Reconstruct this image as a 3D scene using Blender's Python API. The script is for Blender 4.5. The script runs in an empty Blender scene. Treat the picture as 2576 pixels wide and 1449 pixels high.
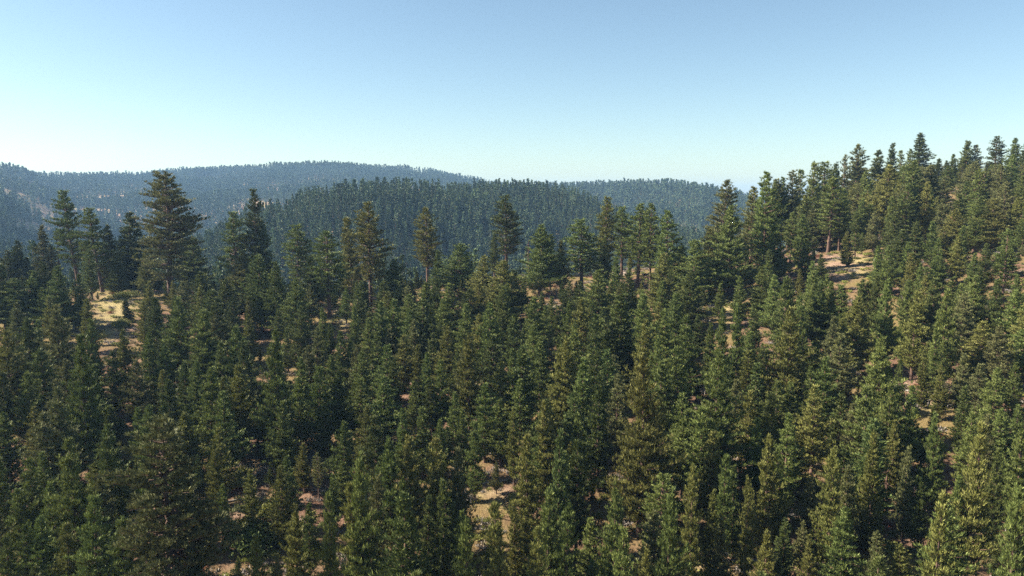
import bpy, math, random
import numpy as np

# ------------------------------------------------------------------ camera, sky, sun, exposure
scene = bpy.context.scene
COL = scene.collection
PITCH = math.radians(7.0)          # looks slightly down
HFOV = math.radians(68.0)
FW, FH = 2576.0, 1449.0            # units used to survey the photograph
FOC = FW / 2 / math.tan(HFOV / 2)
cam_data = bpy.data.cameras.new("camera")
cam_data.sensor_width = 36.0
cam_data.lens = 18.0 / math.tan(HFOV / 2)
cam_data.clip_start = 0.5
cam_data.clip_end = 30000
cam = bpy.data.objects.new("camera", cam_data)
cam.rotation_euler = (math.radians(90) - PITCH, 0, 0)
COL.objects.link(cam)
scene.camera = cam

SUN_EL = math.radians(37)
SUN_AZ = math.radians(-88)         # clockwise from +Y (view direction): from the left
SKY_STRENGTH = 0.055
SUN_STRENGTH = 5.0
world = bpy.data.worlds.new("World")
scene.world = world
world.use_nodes = True
wn = world.node_tree.nodes
sky = wn.new("ShaderNodeTexSky")
sky.sky_type = 'NISHITA'
sky.sun_disc = False
sky.sun_elevation = SUN_EL
sky.sun_rotation = SUN_AZ
sky.altitude = 900
sky.air_density = 1.0
sky.dust_density = 1.0
sky.ozone_density = 1.8
tint = wn.new("ShaderNodeMix"); tint.data_type = 'RGBA'; tint.blend_type = 'MULTIPLY'
tint.inputs[0].default_value = 1.0
tint.inputs[7].default_value = (0.96, 1.0, 0.92, 1)
sat = wn.new("ShaderNodeHueSaturation")
sat.inputs["Saturation"].default_value = 0.98
world.node_tree.links.new(sky.outputs[0], sat.inputs["Color"])
world.node_tree.links.new(sat.outputs[0], tint.inputs[6])
world.node_tree.links.new(tint.outputs[2], wn["Background"].inputs[0])
wn["Background"].inputs[1].default_value = SKY_STRENGTH

sun_data = bpy.data.lights.new("sun", 'SUN')
sun_data.energy = SUN_STRENGTH
sun_data.angle = math.radians(0.5)
sun_data.color = (1.0, 0.91, 0.76)
sun = bpy.data.objects.new("sun", sun_data)
# lamp shines along its local -Z; point +Z at the sun
sun.rotation_euler = (math.radians(90) - SUN_EL, 0, math.pi - SUN_AZ)
COL.objects.link(sun)

scene.view_settings.view_transform = 'Standard'
scene.view_settings.look = 'None'
scene.view_settings.exposure = 1.72
scene.view_settings.gamma = 1.0
scene.cycles.use_denoising = False
scene.cycles.denoiser = 'OPENIMAGEDENOISE'
scene.cycles.denoising_input_passes = 'RGB_ALBEDO_NORMAL'
scene.cycles.max_bounces = 6
scene.cycles.diffuse_bounces = 1
scene.cycles.transmission_bounces = 2
scene.cycles.volume_bounces = 0
scene.cycles.caustics_reflective = False
scene.cycles.caustics_refractive = False

rng = np.random.default_rng(7)
random.seed(7)

# ------------------------------------------------------------------ survey helpers
CP, SP = math.cos(PITCH), math.sin(PITCH)

def pix_ray(xp, yp):
    """world direction of a survey point of the photograph (forward component Y)"""
    a, b = (xp - FW / 2) / FOC, -(yp - FH / 2) / FOC
    return a, CP + b * SP, b * CP - SP

def z_at(yp, Y):
    _, fy, fz = pix_ray(FW / 2, yp)
    return Y * fz / fy

def project(X, Y, Z):
    d = Y * CP - Z * SP
    u = Y * SP + Z * CP
    return FW / 2 + FOC * X / d, FH / 2 - FOC * u / d

# ------------------------------------------------------------------ terrain heights (metres, camera at 0)
FLOOR = -135.0
NEAR = {
    -500: [(85, 1449), (120, 1110), (160, 930), (200, 830), (230, 770), (250, 745)],
    0:    [(85, 1449), (120, 1120), (160, 930), (200, 800), (225, 750), (240, 728)],
    290:  [(85, 1449), (120, 1130), (160, 930), (185, 850), (205, 790), (235, 732)],
    650:  [(85, 1449), (120, 1130), (160, 930), (200, 810), (235, 750)],
    935:  [(85, 1449), (120, 1125), (160, 925), (200, 800), (232, 745)],
    1288: [(85, 1449), (120, 1110), (160, 900), (200, 770), (235, 695)],
    1570: [(85, 1449), (120, 1100), (160, 880), (200, 760), (240, 685)],
    1800: [(85, 1449), (120, 1090), (160, 860), (200, 740), (245, 650)],
    2100: [(85, 1449), (120, 1080), (160, 840), (200, 700), (230, 640), (260, 610), (300, 590)],
    2300: [(85, 1449), (120, 1060), (160, 810), (200, 670), (240, 580), (290, 510), (340, 460), (380, 435)],
    2576: [(85, 1420), (120, 1020), (160, 770), (200, 640), (250, 550), (300, 490), (350, 450), (390, 425)],
    3100: [(85, 1400), (120, 990), (160, 740), (200, 610), (250, 510), (300, 450), (360, 400), (420, 370)],
}
_us, _zs = [], []
YL = np.arange(0, 1205, 5.0)
for _x in sorted(NEAR):
    pts = [(y, z_at(p, y)) for y, p in NEAR[_x]]
    pts = [(20, pts[0][1] - 9), (55, pts[0][1] - 5)] + pts
    yl, zl = pts[-1]
    pts += [(yl + 18, zl - 1.5), (yl + 60, zl - 20), (yl + 60 + (zl + 140) / 0.42, -140)]
    _us.append((_x - FW / 2) / FOC)
    _zs.append(np.interp(YL, [p[0] for p in pts], [p[1] for p in pts]))
UL = np.arange(-2.0, 2.001, 0.02)
_us, _zs = np.array(_us), np.array(_zs)
LUT = np.array([np.interp(UL, _us, _zs[:, j]) for j in range(len(YL))]).T
for _k in range(3):
    LUT[:, 1:-1] = (LUT[:, :-2] + LUT[:, 1:-1] * 2 + LUT[:, 2:]) / 4
for _k in range(6):
    LUT[1:-1] = (LUT[:-2] + LUT[1:-1] * 2 + LUT[2:]) / 4

def vnoise(x, y, seed=0):
    """smooth value noise, about -1..1"""
    xi, yi = np.floor(x).astype(np.int64), np.floor(y).astype(np.int64)
    fx, fy = x - xi, y - yi
    fx, fy = fx * fx * (3 - 2 * fx), fy * fy * (3 - 2 * fy)
    def h(a, b):
        n = (a * 374761393 + b * 668265263 + seed * 1442695041) & 0x7fffffff
        n = ((n ^ (n >> 13)) * 1274126177) & 0x7fffffff
        return ((n ^ (n >> 16)) & 0xffff) / 32767.5 - 1
    return (h(xi, yi) * (1 - fx) + h(xi + 1, yi) * fx) * (1 - fy) + (h(xi, yi + 1) * (1 - fx) + h(xi + 1, yi + 1) * fx) * fy

def near_h(X, Y):
    Yc = np.maximum(Y, 22.0)
    U = X / np.maximum(Y, 62.0)
    ui = np.clip((U + 2.0) / 0.02, 0, len(UL) - 1.001)
    yi = np.clip(Yc / 5.0, 0, len(YL) - 1.001)
    a, b = ui.astype(int), yi.astype(int)
    fu, fy = ui - a, yi - b
    return ((LUT[a, b] * (1 - fu) + LUT[a + 1, b] * fu) * (1 - fy)
            + (LUT[a, b + 1] * (1 - fu) + LUT[a + 1, b + 1] * fu) * fy)

def ridge(X, Y, xs, ys, Ys, front, back):
    u = X / np.maximum(Y, 100.0) * FOC + FW / 2
    Yc = np.interp(u, xs, Ys)
    zc = np.interp(u, xs, [z_at(p, q) for p, q in zip(ys, Ys)])
    d = Y - Yc
    s = np.where(d < 0, front, back)
    return zc - s * (np.sqrt(d * d + 60.0 ** 2) - 60.0)

FAR = ([-900, -200, 0, 130, 300, 450, 550, 650, 800, 870, 1000, 1100, 1200, 1300, 1500, 2000, 3500],
       [400, 415, 440, 456, 454, 444, 438, 432, 424, 424, 434, 444, 464, 484, 500, 530, 540],
       [1750, 1850, 2000, 2400, 2700, 2850, 3000, 3000, 3000, 3000, 3000, 3000, 2900, 2850, 2700, 2700, 2700])
FARR = ([-900, 900, 1200, 1300, 1400, 1520, 1600, 1700, 1750, 1800, 1850, 1950, 2300, 3500],
        [640, 560, 494, 484, 482, 486, 480, 482, 487, 497, 508, 525, 530, 530],
        [1800, 1800, 1900, 2000, 2000, 2000, 1950, 1850, 1800, 1800, 1850, 1900, 1900, 1900])
MID = ([-900, 400, 600, 680, 800, 900, 1000, 1100, 1200, 1350, 1430, 1500, 1600, 1700, 1850, 2200, 3500],
       [800, 690, 612, 575, 540, 524, 520, 517, 514, 518, 530, 548, 585, 620, 660, 760, 800],
       [700, 700, 700, 720, 750, 760, 780, 820, 870, 920, 920, 900, 880, 860, 840, 840, 840])

def H(X, Y):
    X, Y = np.asarray(X, float), np.asarray(Y, float)
    n = near_h(X, Y) + 0.9 * vnoise(X / 22, Y / 22, 1) + 0.35 * vnoise(X / 7, Y / 7, 2)
    g = 9 * vnoise(X / 130, Y / 170, 3) + 5 * vnoise(X / 60, Y / 75, 4) + 10 * np.clip((Y - 900) / 600, 0, 1) * vnoise(X / 260, Y / 300, 5)
    m = ridge(X, Y, *MID, 0.42, 0.40) + 0.55 * g * np.clip(np.abs(Y - 830) / 150, 0, 1)
    f = ridge(X, Y, *FAR, 0.108, 0.25) + 1.3 * g * np.clip((2800 - Y) / 700, 0.1, 1)
    r = ridge(X, Y, *FARR, 0.17, 0.25) + 0.8 * g * np.clip((1900 - Y) / 350, 0.05, 1)
    k = 6.0
    st = np.stack([n, np.where(Y > 260, m, -400), np.where(Y > 320, f, -400), np.where(Y > 320, r, -400), FLOOR + 0.3 * g])
    mx = st.max(0)
    return mx + k * np.log(np.exp((st - mx) / k).sum(0)) * np.clip((mx - n) / 6.0 + 0.25, 0.25, 1)

# ------------------------------------------------------------------ materials
def new_mat(name):
    m = bpy.data.materials.new(name)
    m.use_nodes = True
    nt = m.node_tree
    nt.nodes.clear()
    out = nt.nodes.new("ShaderNodeOutputMaterial")
    return m, nt, out

def ramp(nt, stops):
    r = nt.nodes.new("ShaderNodeValToRGB")
    el = r.color_ramp.elements
    while len(el) < len(stops):
        el.new(0.5)
    for e, (p, c) in zip(el, stops):
        e.position = p
        e.color = (*c, 1)
    return r

def foliage_mat(name, c_dark, c_mid, c_light, hue_rand=0.5, transl=0.10, crown_noise=0.9, vr=(0.80, 1.18)):
    m, nt, out = new_mat(name)
    L = nt.links.new
    oi = nt.nodes.new("ShaderNodeObjectInfo")
    geo = nt.nodes.new("ShaderNodeNewGeometry")
    tc = nt.nodes.new("ShaderNodeTexCoord")
    no = nt.nodes.new("ShaderNodeTexNoise")
    no.inputs["Scale"].default_value = crown_noise
    L(tc.outputs["Object"], no.inputs["Vector"])
    # tuft to tuft variation + clump variation + tree to tree variation
    a = nt.nodes.new("ShaderNodeMath"); a.operation = 'MULTIPLY_ADD'
    L(geo.outputs["Random Per Island"], a.inputs[0]); a.inputs[1].default_value = 0.50
    b = nt.nodes.new("ShaderNodeMath"); b.operation = 'MULTIPLY'
    L(no.outputs[0], b.inputs[0]); b.inputs[1].default_value = 0.5
    L(b.outputs[0], a.inputs[2])
    r = ramp(nt, [(0.12, c_dark), (0.5, c_mid), (0.88, c_light)])
    L(a.outputs[0], r.inputs[0])
    hs = nt.nodes.new("ShaderNodeHueSaturation")
    mh = nt.nodes.new("ShaderNodeMapRange")
    L(oi.outputs["Random"], mh.inputs[0]); mh.inputs[3].default_value = 0.5 - 0.02 * hue_rand; mh.inputs[4].default_value = 0.5 + 0.02 * hue_rand
    L(mh.outputs[0], hs.inputs["Hue"])
    mv = nt.nodes.new("ShaderNodeMapRange")
    wn_ = nt.nodes.new("ShaderNodeTexWhiteNoise"); wn_.noise_dimensions = '1D'
    L(oi.outputs["Random"], wn_.inputs["W"])
    L(wn_.outputs[0], mv.inputs[0]); mv.inputs[3].default_value = vr[0]; mv.inputs[4].default_value = vr[1]
    L(mv.outputs[0], hs.inputs["Value"])
    L(r.outputs[0], hs.inputs["Color"])
    d = nt.nodes.new("ShaderNodeBsdfPrincipled")
    d.inputs["Roughness"].default_value = 0.55
    d.inputs["Specular IOR Level"].default_value = 0.15
    t = nt.nodes.new("ShaderNodeBsdfTranslucent")
    L(hs.outputs[0], d.inputs["Base Color"])
    L(hs.outputs[0], t.inputs[0])
    mx = nt.nodes.new("ShaderNodeMixShader")
    mx.inputs[0].default_value = transl
    L(d.outputs[0], mx.inputs[1]); L(t.outputs[0], mx.inputs[2])
    L(mx.outputs[0], out.inputs[0])
    return m

M = {}
M['g'] = foliage_mat("pine_needles_green", (0.024, 0.040, 0.010), (0.112, 0.142, 0.036), (0.310, 0.350, 0.110))
M['y'] = foliage_mat("pine_needles_yellow_green", (0.038, 0.045, 0.011), (0.146, 0.150, 0.038), (0.350, 0.335, 0.110))
M['d'] = foliage_mat("pine_needles_dark", (0.018, 0.030, 0.009), (0.074, 0.094, 0.026), (0.210, 0.230, 0.072))
M['b'] = foliage_mat("pine_needles_grey_brown", (0.036, 0.042, 0.016), (0.128, 0.134, 0.050), (0.300, 0.300, 0.125))
M['s'] = foliage_mat("fir_needles_blue_green", (0.026, 0.042, 0.012), (0.090, 0.120, 0.036), (0.220, 0.260, 0.085))
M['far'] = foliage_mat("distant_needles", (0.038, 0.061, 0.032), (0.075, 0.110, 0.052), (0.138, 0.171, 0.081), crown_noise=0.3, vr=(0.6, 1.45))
M['bush'] = foliage_mat("shrub_leaves", (.045, .070, .020), (.095, .135, .038), (.160, .200, .060), crown_noise=2)
M['brush'] = foliage_mat("yellow_brush_leaves", (.10, .12, .03), (.20, .21, .05), (.32, .31, .08), crown_noise=2)
M['red'] = foliage_mat("dead_red_needles", (.10, .035, .025), (.20, .070, .045), (.32, .13, .085))

def bark_mat():
    m, nt, out = new_mat("pine_bark")
    L = nt.links.new
    tc = nt.nodes.new("ShaderNodeTexCoord")
    mp = nt.nodes.new("ShaderNodeMapping"); mp.inputs["Scale"].default_value = (3, 3, 0.5)
    no = nt.nodes.new("ShaderNodeTexNoise"); no.inputs["Scale"].default_value = 2.0; no.inputs["Detail"].default_value = 4
    L(tc.outputs["Object"], mp.inputs[0]); L(mp.outputs[0], no.inputs[0])
    r = ramp(nt, [(0.3, (.035, .022, .018)), (0.55, (.11, .062, .042)), (0.75, (.20, .115, .080))])
    L(no.outputs[0], r.inputs[0])
    d = nt.nodes.new("ShaderNodeBsdfPrincipled"); d.inputs["Roughness"].default_value = 0.9
    L(r.outputs[0], d.inputs["Base Color"])
    bp = nt.nodes.new("ShaderNodeBump"); bp.inputs["Strength"].default_value = 0.6
    L(no.outputs[0], bp.inputs["Height"]); L(bp.outputs[0], d.inputs["Normal"])
    L(d.outputs[0], out.inputs[0])
    return m
M['bark'] = bark_mat()

def grey_wood():
    m, nt, out = new_mat("weathered_wood")
    L = nt.links.new
    tc = nt.nodes.new("ShaderNodeTexCoord")
    no = nt.nodes.new("ShaderNodeTexNoise"); no.inputs["Scale"].default_value = 3.0; no.inputs["Detail"].default_value = 5
    L(tc.outputs["Object"], no.inputs[0])
    r = ramp(nt, [(0.35, (.13, .11, .095)), (0.65, (.36, .32, .28))])
    L(no.outputs[0], r.inputs[0])
    d = nt.nodes.new("ShaderNodeBsdfPrincipled"); d.inputs["Roughness"].default_value = 0.85
    L(r.outputs[0], d.inputs["Base Color"]); L(d.outputs[0], out.inputs[0])
    return m
M['grey'] = grey_wood()

def rock_mat():
    m, nt, out = new_mat("granite")
    L = nt.links.new
    tc = nt.nodes.new("ShaderNodeTexCoord")
    no = nt.nodes.new("ShaderNodeTexNoise"); no.inputs["Scale"].default_value = 1.6; no.inputs["Detail"].default_value = 8
    L(tc.outputs["Object"], no.inputs[0])
    r = ramp(nt, [(0.3, (.10, .075, .06)), (0.6, (.24, .19, .15)), (0.8, (.32, .27, .22))])
    L(no.outputs[0], r.inputs[0])
    d = nt.nodes.new("ShaderNodeBsdfPrincipled"); d.inputs["Roughness"].default_value = 0.9
    bp = nt.nodes.new("ShaderNodeBump"); bp.inputs["Strength"].default_value = 0.5
    L(no.outputs[0], bp.inputs["Height"]); L(bp.outputs[0], d.inputs["Normal"])
    L(r.outputs[0], d.inputs["Base Color"]); L(d.outputs[0], out.inputs[0])
    return m
M['rock'] = rock_mat()

def ground_mat():
    m, nt, out = new_mat("dry_hillside")
    L = nt.links.new
    tc = nt.nodes.new("ShaderNodeTexCoord")
    def noise(scale, det, rough=0.6):
        n = nt.nodes.new("ShaderNodeTexNoise")
        n.inputs["Scale"].default_value = scale; n.inputs["Detail"].default_value = det; n.inputs["Roughness"].default_value = rough
        L(tc.outputs["Object"], n.inputs[0])
        return n
    n1, n2, n3, n4 = noise(0.045, 5), noise(0.5, 6), noise(2.6, 6, 0.75), noise(0.02, 3)
    soil = ramp(nt, [(0.30, (.14, .085, .062)), (0.5, (.30, .195, .14)), (0.72, (.44, .31, .225))])
    L(n2.outputs[0], soil.inputs[0])
    grass = ramp(nt, [(0.30, (.17, .14, .045)), (0.5, (.36, .29, .135)), (0.72, (.50, .42, .235))])
    L(n3.outputs[0], grass.inputs[0])
    gm = ramp(nt, [(0.44, (0, 0, 0)), (0.58, (1, 1, 1))])
    L(n1.outputs[0], gm.inputs[0])
    mx = nt.nodes.new("ShaderNodeMix"); mx.data_type = 'RGBA'
    ag = nt.nodes.new("ShaderNodeAttribute"); ag.attribute_name = "golden"
    gg = nt.nodes.new("ShaderNodeMath"); gg.operation = 'MULTIPLY_ADD'; gg.use_clamp = True; gg.inputs[1].default_value = 0.85
    L(ag.outputs["Fac"], gg.inputs[0]); L(gm.outputs[0], gg.inputs[2])
    L(gg.outputs[0], mx.inputs[0]); L(soil.outputs[0], mx.inputs[6]); L(grass.outputs[0], mx.inputs[7])
    # dark litter (fallen needles and twigs)
    lm = ramp(nt, [(0.50, (0, 0, 0)), (0.66, (1, 1, 1))])
    L(n3.outputs[0], lm.inputs[0])
    ml = nt.nodes.new("ShaderNodeMath"); ml.operation = 'MULTIPLY'; ml.inputs[1].default_value = 0.6
    L(lm.outputs[0], ml.inputs[0])
    mx2 = nt.nodes.new("ShaderNodeMix"); mx2.data_type = 'RGBA'
    L(ml.outputs[0], mx2.inputs[0]); L(mx.outputs[2], mx2.inputs[6]); mx2.inputs[7].default_value = (.075, .050, .034, 1)
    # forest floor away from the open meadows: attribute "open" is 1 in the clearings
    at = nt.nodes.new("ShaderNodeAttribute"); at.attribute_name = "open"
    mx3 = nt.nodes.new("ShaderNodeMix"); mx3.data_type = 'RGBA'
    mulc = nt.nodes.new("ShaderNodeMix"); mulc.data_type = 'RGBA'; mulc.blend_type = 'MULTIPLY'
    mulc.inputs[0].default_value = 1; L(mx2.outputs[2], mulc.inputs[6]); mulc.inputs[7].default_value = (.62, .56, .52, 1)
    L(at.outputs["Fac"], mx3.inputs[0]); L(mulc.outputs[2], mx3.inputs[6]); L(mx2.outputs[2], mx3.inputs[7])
    d = nt.nodes.new("ShaderNodeBsdfPrincipled"); d.inputs["Roughness"].default_value = 0.95
    d.inputs["Specular IOR Level"].default_value = 0.1
    L(mx3.outputs[2], d.inputs["Base Color"])
    bp = nt.nodes.new("ShaderNodeBump"); bp.inputs["Strength"].default_value = 1.0; bp.inputs["Distance"].default_value = 0.5
    L(n3.outputs[0], bp.inputs["Height"]); L(bp.outputs[0], d.inputs["Normal"])
    L(d.outputs[0], out.inputs[0])
    return m
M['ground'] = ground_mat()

# ------------------------------------------------------------------ mesh helpers
def mesh_from(name, V, F, mat, smooth=False):
    """V (n,3) array, F (m,k) array, k = 3 or 4"""
    V = np.ascontiguousarray(V, np.float32); F = np.ascontiguousarray(F, np.int32)
    me = bpy.data.meshes.new(name)
    k = F.shape[1]
    me.vertices.add(len(V)); me.vertices.foreach_set("co", V.ravel())
    me.loops.add(F.size); me.loops.foreach_set("vertex_index", F.ravel())
    me.polygons.add(len(F)); me.polygons.foreach_set("loop_start", np.arange(0, F.size, k, dtype=np.int32))
    me.polygons.foreach_set("use_smooth", np.full(len(F), smooth))
    me.materials.append(mat)
    me.update(calc_edges=True)
    return me

def link(name, data, parent=None):
    o = bpy.data.objects.new(name, data)
    COL.objects.link(o)
    if parent is not None:
        o.parent = parent
    return o

# clearings seen in the photograph: survey x, y, half width, half height
CLEAR = [(292, 785, 44, 50), (285, 840, 16, 24), (856, 800, 26, 20), (2128, 668, 60, 32), (600, 1287, 40, 34), (789, 1157, 24, 16),
         (1236, 1242, 32, 26), (1830, 792, 20, 34), (2290, 945, 22, 42), (2345, 1020, 32, 20),
         (2282, 1309, 48, 30), (2446, 1346, 24, 44), (1783, 1425, 62, 26), (2007, 1395, 34, 26), (1060, 1034, 26, 16),
         (1105, 1048, 26, 14), (640, 1180, 30, 14), (640, 1352, 30, 34), (890, 1432, 26, 14)]

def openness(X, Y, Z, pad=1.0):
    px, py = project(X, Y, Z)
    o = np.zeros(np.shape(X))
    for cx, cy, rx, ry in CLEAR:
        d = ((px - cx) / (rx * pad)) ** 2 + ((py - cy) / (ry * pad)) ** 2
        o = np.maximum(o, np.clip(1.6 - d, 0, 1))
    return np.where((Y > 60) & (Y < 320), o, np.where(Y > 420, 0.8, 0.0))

# ------------------------------------------------------------------ terrain sheet
def grid_axis(a, b, dense_a, dense_b, step, grow):
    v = list(np.arange(dense_a, dense_b + step, step))
    s, x = step, v[-1]
    while x < b:
        s *= grow; x += s; v.append(x)
    s, x, w = step, dense_a, []
    while x > a:
        s *= grow; x -= s; w.append(x)
    return np.array(w[::-1] + v)

gx = grid_axis(-5200, 5200, -280, 330, 2.6, 1.035)
gy = grid_axis(-1500, 7500, 45, 420, 2.6, 1.02)
GX, GY = np.meshgrid(gx, gy)
GZ = H(GX, GY)
GZ = np.where(GY < 40, GZ + 0.0, GZ)
nx, ny = len(gx), len(gy)
idx = np.arange(nx * ny).reshape(ny, nx)
F = np.stack([idx[:-1, :-1], idx[:-1, 1:], idx[1:, 1:], idx[1:, :-1]], -1).reshape(-1, 4)
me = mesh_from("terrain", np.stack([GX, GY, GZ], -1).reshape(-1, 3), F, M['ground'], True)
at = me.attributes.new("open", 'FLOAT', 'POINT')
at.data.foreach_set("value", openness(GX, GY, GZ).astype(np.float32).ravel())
px_, py_ = project(GX, GY, GZ)
gold = np.zeros(GX.shape)
for cx, cy, rx, ry in [(292, 770, 60, 50), (856, 800, 50, 30), (640, 1262, 50, 22), (789, 1157, 40, 26), (2282, 1300, 60, 30), (1880, 700, 30, 20), (2350, 1040, 50, 20)]:
    gold = np.maximum(gold, np.clip(1.5 - ((px_ - cx) / rx) ** 2 - ((py_ - cy) / ry) ** 2, 0, 1) * ((GY > 60) & (GY < 320)))
at = me.attributes.new("golden", 'FLOAT', 'POINT')
at.data.foreach_set("value", gold.astype(np.float32).ravel())
terrain = link("terrain", me)
terrain["kind"] = "structure"
Z_LOW = float(GZ.min())

# ------------------------------------------------------------------ tree builders (unit metres, about 16 m high)
def tube(path, radii, sides):
    """tapered tube along path (n,3)"""
    path = np.asarray(path, float); n = len(path)
    t = np.gradient(path, axis=0); t /= np.linalg.norm(t, axis=1)[:, None] + 1e-9
    ref = np.where(np.abs(t[:, 2:3]) > 0.9, np.array([[1.0, 0, 0]]), np.array([[0, 0, 1.0]]))
    a = np.cross(t, ref); a /= np.linalg.norm(a, axis=1)[:, None]
    b = np.cross(t, a)
    ang = np.arange(sides) * 2 * math.pi / sides
    V = path[:, None] + (a[:, None] * np.cos(ang)[None, :, None] + b[:, None] * np.sin(ang)[None, :, None]) * np.asarray(radii)[:, None, None]
    V = V.reshape(-1, 3)
    i = np.arange((n - 1) * sides); r, c = i // sides, i % sides
    F = np.stack([r * sides + c, r * sides + (c + 1) % sides, (r + 1) * sides + (c + 1) % sides, (r + 1) * sides + c], -1)
    return V, F

def join(parts):
    Vs, Fs, o = [], [], 0
    for V, F in parts:
        Vs.append(V); Fs.append(F + o); o += len(V)
    return np.concatenate(Vs), np.concatenate(Fs)

def tufts(P, D, n_blade, length, width, spread, rg, face=0.8):
    """needle tufts: at each point P a spray of narrow leaf-sized faces round direction D"""
    n = len(P)
    D = D / (np.linalg.norm(D, axis=1)[:, None] + 1e-9)
    P = np.repeat(P, n_blade, 0); D = np.repeat(D, n_blade, 0)
    m = len(P)
    R = rg.normal(size=(m, 3))
    A = D + spread * R / np.linalg.norm(R, axis=1)[:, None]
    A /= np.linalg.norm(A, axis=1)[:, None]
    O = P * [1, 1, 0]; O = O / (np.linalg.norm(O, axis=1)[:, None] + 0.3) + [0, 0, 0.35]
    S = np.cross(A, O + face * rg.normal(size=(m, 3))); S /= np.linalg.norm(S, axis=1)[:, None] + 1e-9
    Lb = length * rg.uniform(0.6, 1.25, (m, 1)); Wb = width * rg.uniform(0.7, 1.3, (m, 1))
    a = P + rg.normal(size=(m, 3)) * length * 0.10
    V = np.stack([a, a + A * Lb * 0.55 + S * Wb * 0.5, a + A * Lb, a + A * Lb * 0.55 - S * Wb * 0.5], 1).reshape(-1, 3)
    F = np.arange(m * 4).reshape(-1, 4)
    return V, F

def build_pine(seed, h=16.0, R=2.9, base=0.14, power=0.8, whorl=0.50, per=5, up=0.45, tuft_len=0.52, tuft_w=0.060,
               blades=20, spacing=0.50, gap=0.14, old=False, trunk_r=None, droop=0.0, round_top=0.0, lod=1.0):
    rg = np.random.default_rng(seed)
    trunk_r = trunk_r or h * 0.013
    # trunk path with a gentle bend
    zt = np.linspace(0, h, 9)
    bend = rg.normal(size=2) * h * 0.010
    tx = bend[0] * np.sin(zt / h * 2.6); ty = bend[1] * np.sin(zt / h * 2.2)
    parts = [tube(np.stack([tx, ty, zt - 0.0], -1), trunk_r * (1 - zt / h) ** 0.8 * np.where(zt < h * 0.06, 1.25, 1) + 0.02, 7)]
    parts[0][0][:7, 2] -= 1.2
    P, D = [], []
    z = h * base
    lob = rg.normal(size=6)
    while z < h - 0.25:
        t = (z - h * base) / (h * (1 - base))
        prof = (1 - t) ** power
        if round_top:
            prof = prof * (1 - round_top) + round_top * math.sqrt(max(0, 1 - t ** 3))
        prof *= min(1.0, 0.5 + t * 5) if not old else min(1.0, 0.45 + t * 2.2)
        nb = max(3, int(round(per * (0.7 + 0.6 * prof) * lod ** 0.5)))
        a0 = rg.uniform(0, 6.28)
        for k in range(nb):
            if rg.random() < gap:
                continue
            az = a0 + k * 6.283 / nb + rg.normal() * 0.35
            side = 1 + 0.20 * math.sin(az + z * 0.25 + lob[0]) + 0.17 * math.sin(2 * az + z * 0.8 + lob[1]) + 0.14 * math.sin(z * 1.6 + lob[2]) + 0.10 * math.sin(3 * az - z * 1.1 + lob[3])
            Lb = max(0.25, R * prof * side * rg.uniform(0.60, 1.18))
            zz = z + rg.normal() * whorl * 0.6
            e0 = up * (0.35 + 1.1 * t) - droop * (1 - t) + rg.normal() * 0.12
            ns = 6
            s = np.linspace(0, 1, ns)
            r = Lb * s * math.cos(min(1.2, e0)) if e0 < 1.3 else Lb * s * 0.4
            rise = Lb * (math.sin(e0) * s + (0.16 if not old else 0.10) * s ** 2 + droop * 0.35 * s ** 3)
            ox = np.interp(zz, zt, tx); oy = np.interp(zz, zt, ty)
            path = np.stack([ox + r * math.cos(az), oy + r * math.sin(az), zz + rise], -1)
            if Lb > 0.8 and lod > 0.5:
                parts.append(tube(path[[0, 2, 3, 5]], np.array([1, .7, .45, .1]) * (0.016 + 0.018 * Lb) * (1.5 if old else 1), 4))
            start = 0.30 if not old else 0.48
            nt_ = max(1, int(Lb * (1 - start) / spacing * 1.0 + 0.7))
            for j in range(nt_ + 1):
                sj = start + (1 - start) * (j + rg.uniform(-.3, .3)) / max(nt_, 1)
                sj = min(max(sj, 0.1), 1.0)
                c = np.array([np.interp(sj, s, path[:, 0]), np.interp(sj, s, path[:, 1]), np.interp(sj, s, path[:, 2])])
                wid = 0.42 * Lb * (1.05 - sj) + 0.16
                nl = 1 + int(wid / spacing * (1.7 if not old else 1.9))
                for q in range(nl):
                    off = rg.uniform(-1, 1) * wid
                    pt = c + np.array([-math.sin(az) * off, math.cos(az) * off, rg.uniform(-.10, .22) + 0.12 * abs(off)])
                    dr = np.array([math.cos(az) - math.sin(az) * off / (wid + .3) * 0.8, math.sin(az) + math.cos(az) * off / (wid + .3) * 0.8,
                                   (3.0 + 0.8 * t if not old else 1.8) - droop * (6.5 if not old else 1.3)])
                    P.append(pt); D.append(dr)
        z += whorl * rg.uniform(0.75, 1.25) * (1 if not old else rg.uniform(0.7, 1.5))
    for q in range(6):     # leader
        P.append(np.array([np.interp(h, zt, tx), np.interp(h, zt, ty), h - 0.2 * q])); D.append(np.array([rg.normal() * .25, rg.normal() * .25, 1]))
    P, D = np.array(P), np.array(D)
    crown = tufts(P, D, blades, tuft_len, tuft_w, (0.52 if not old else 0.6) if not droop else 0.5, rg)
    # a few bare dead branches under the crown
    if lod > 0.5:
        for q in range(9 if not old else 14):
            zz = h * base * rg.uniform(0.35, 1.25); az = rg.uniform(0, 6.28); Lb = R * rg.uniform(0.25, 0.6)
            ox = np.interp(zz, zt, tx); oy = np.interp(zz, zt, ty)
            parts.append(tube(np.array([[ox, oy, zz], [ox + Lb * .5 * math.cos(az), oy + Lb * .5 * math.sin(az), zz - .05 * Lb],
                                        [ox + Lb * math.cos(az), oy + Lb * math.sin(az), zz + rg.uniform(-.3, .2) * Lb]]), [.045, .03, .008], 3))
    return join(parts), crown, len(P)

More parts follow.
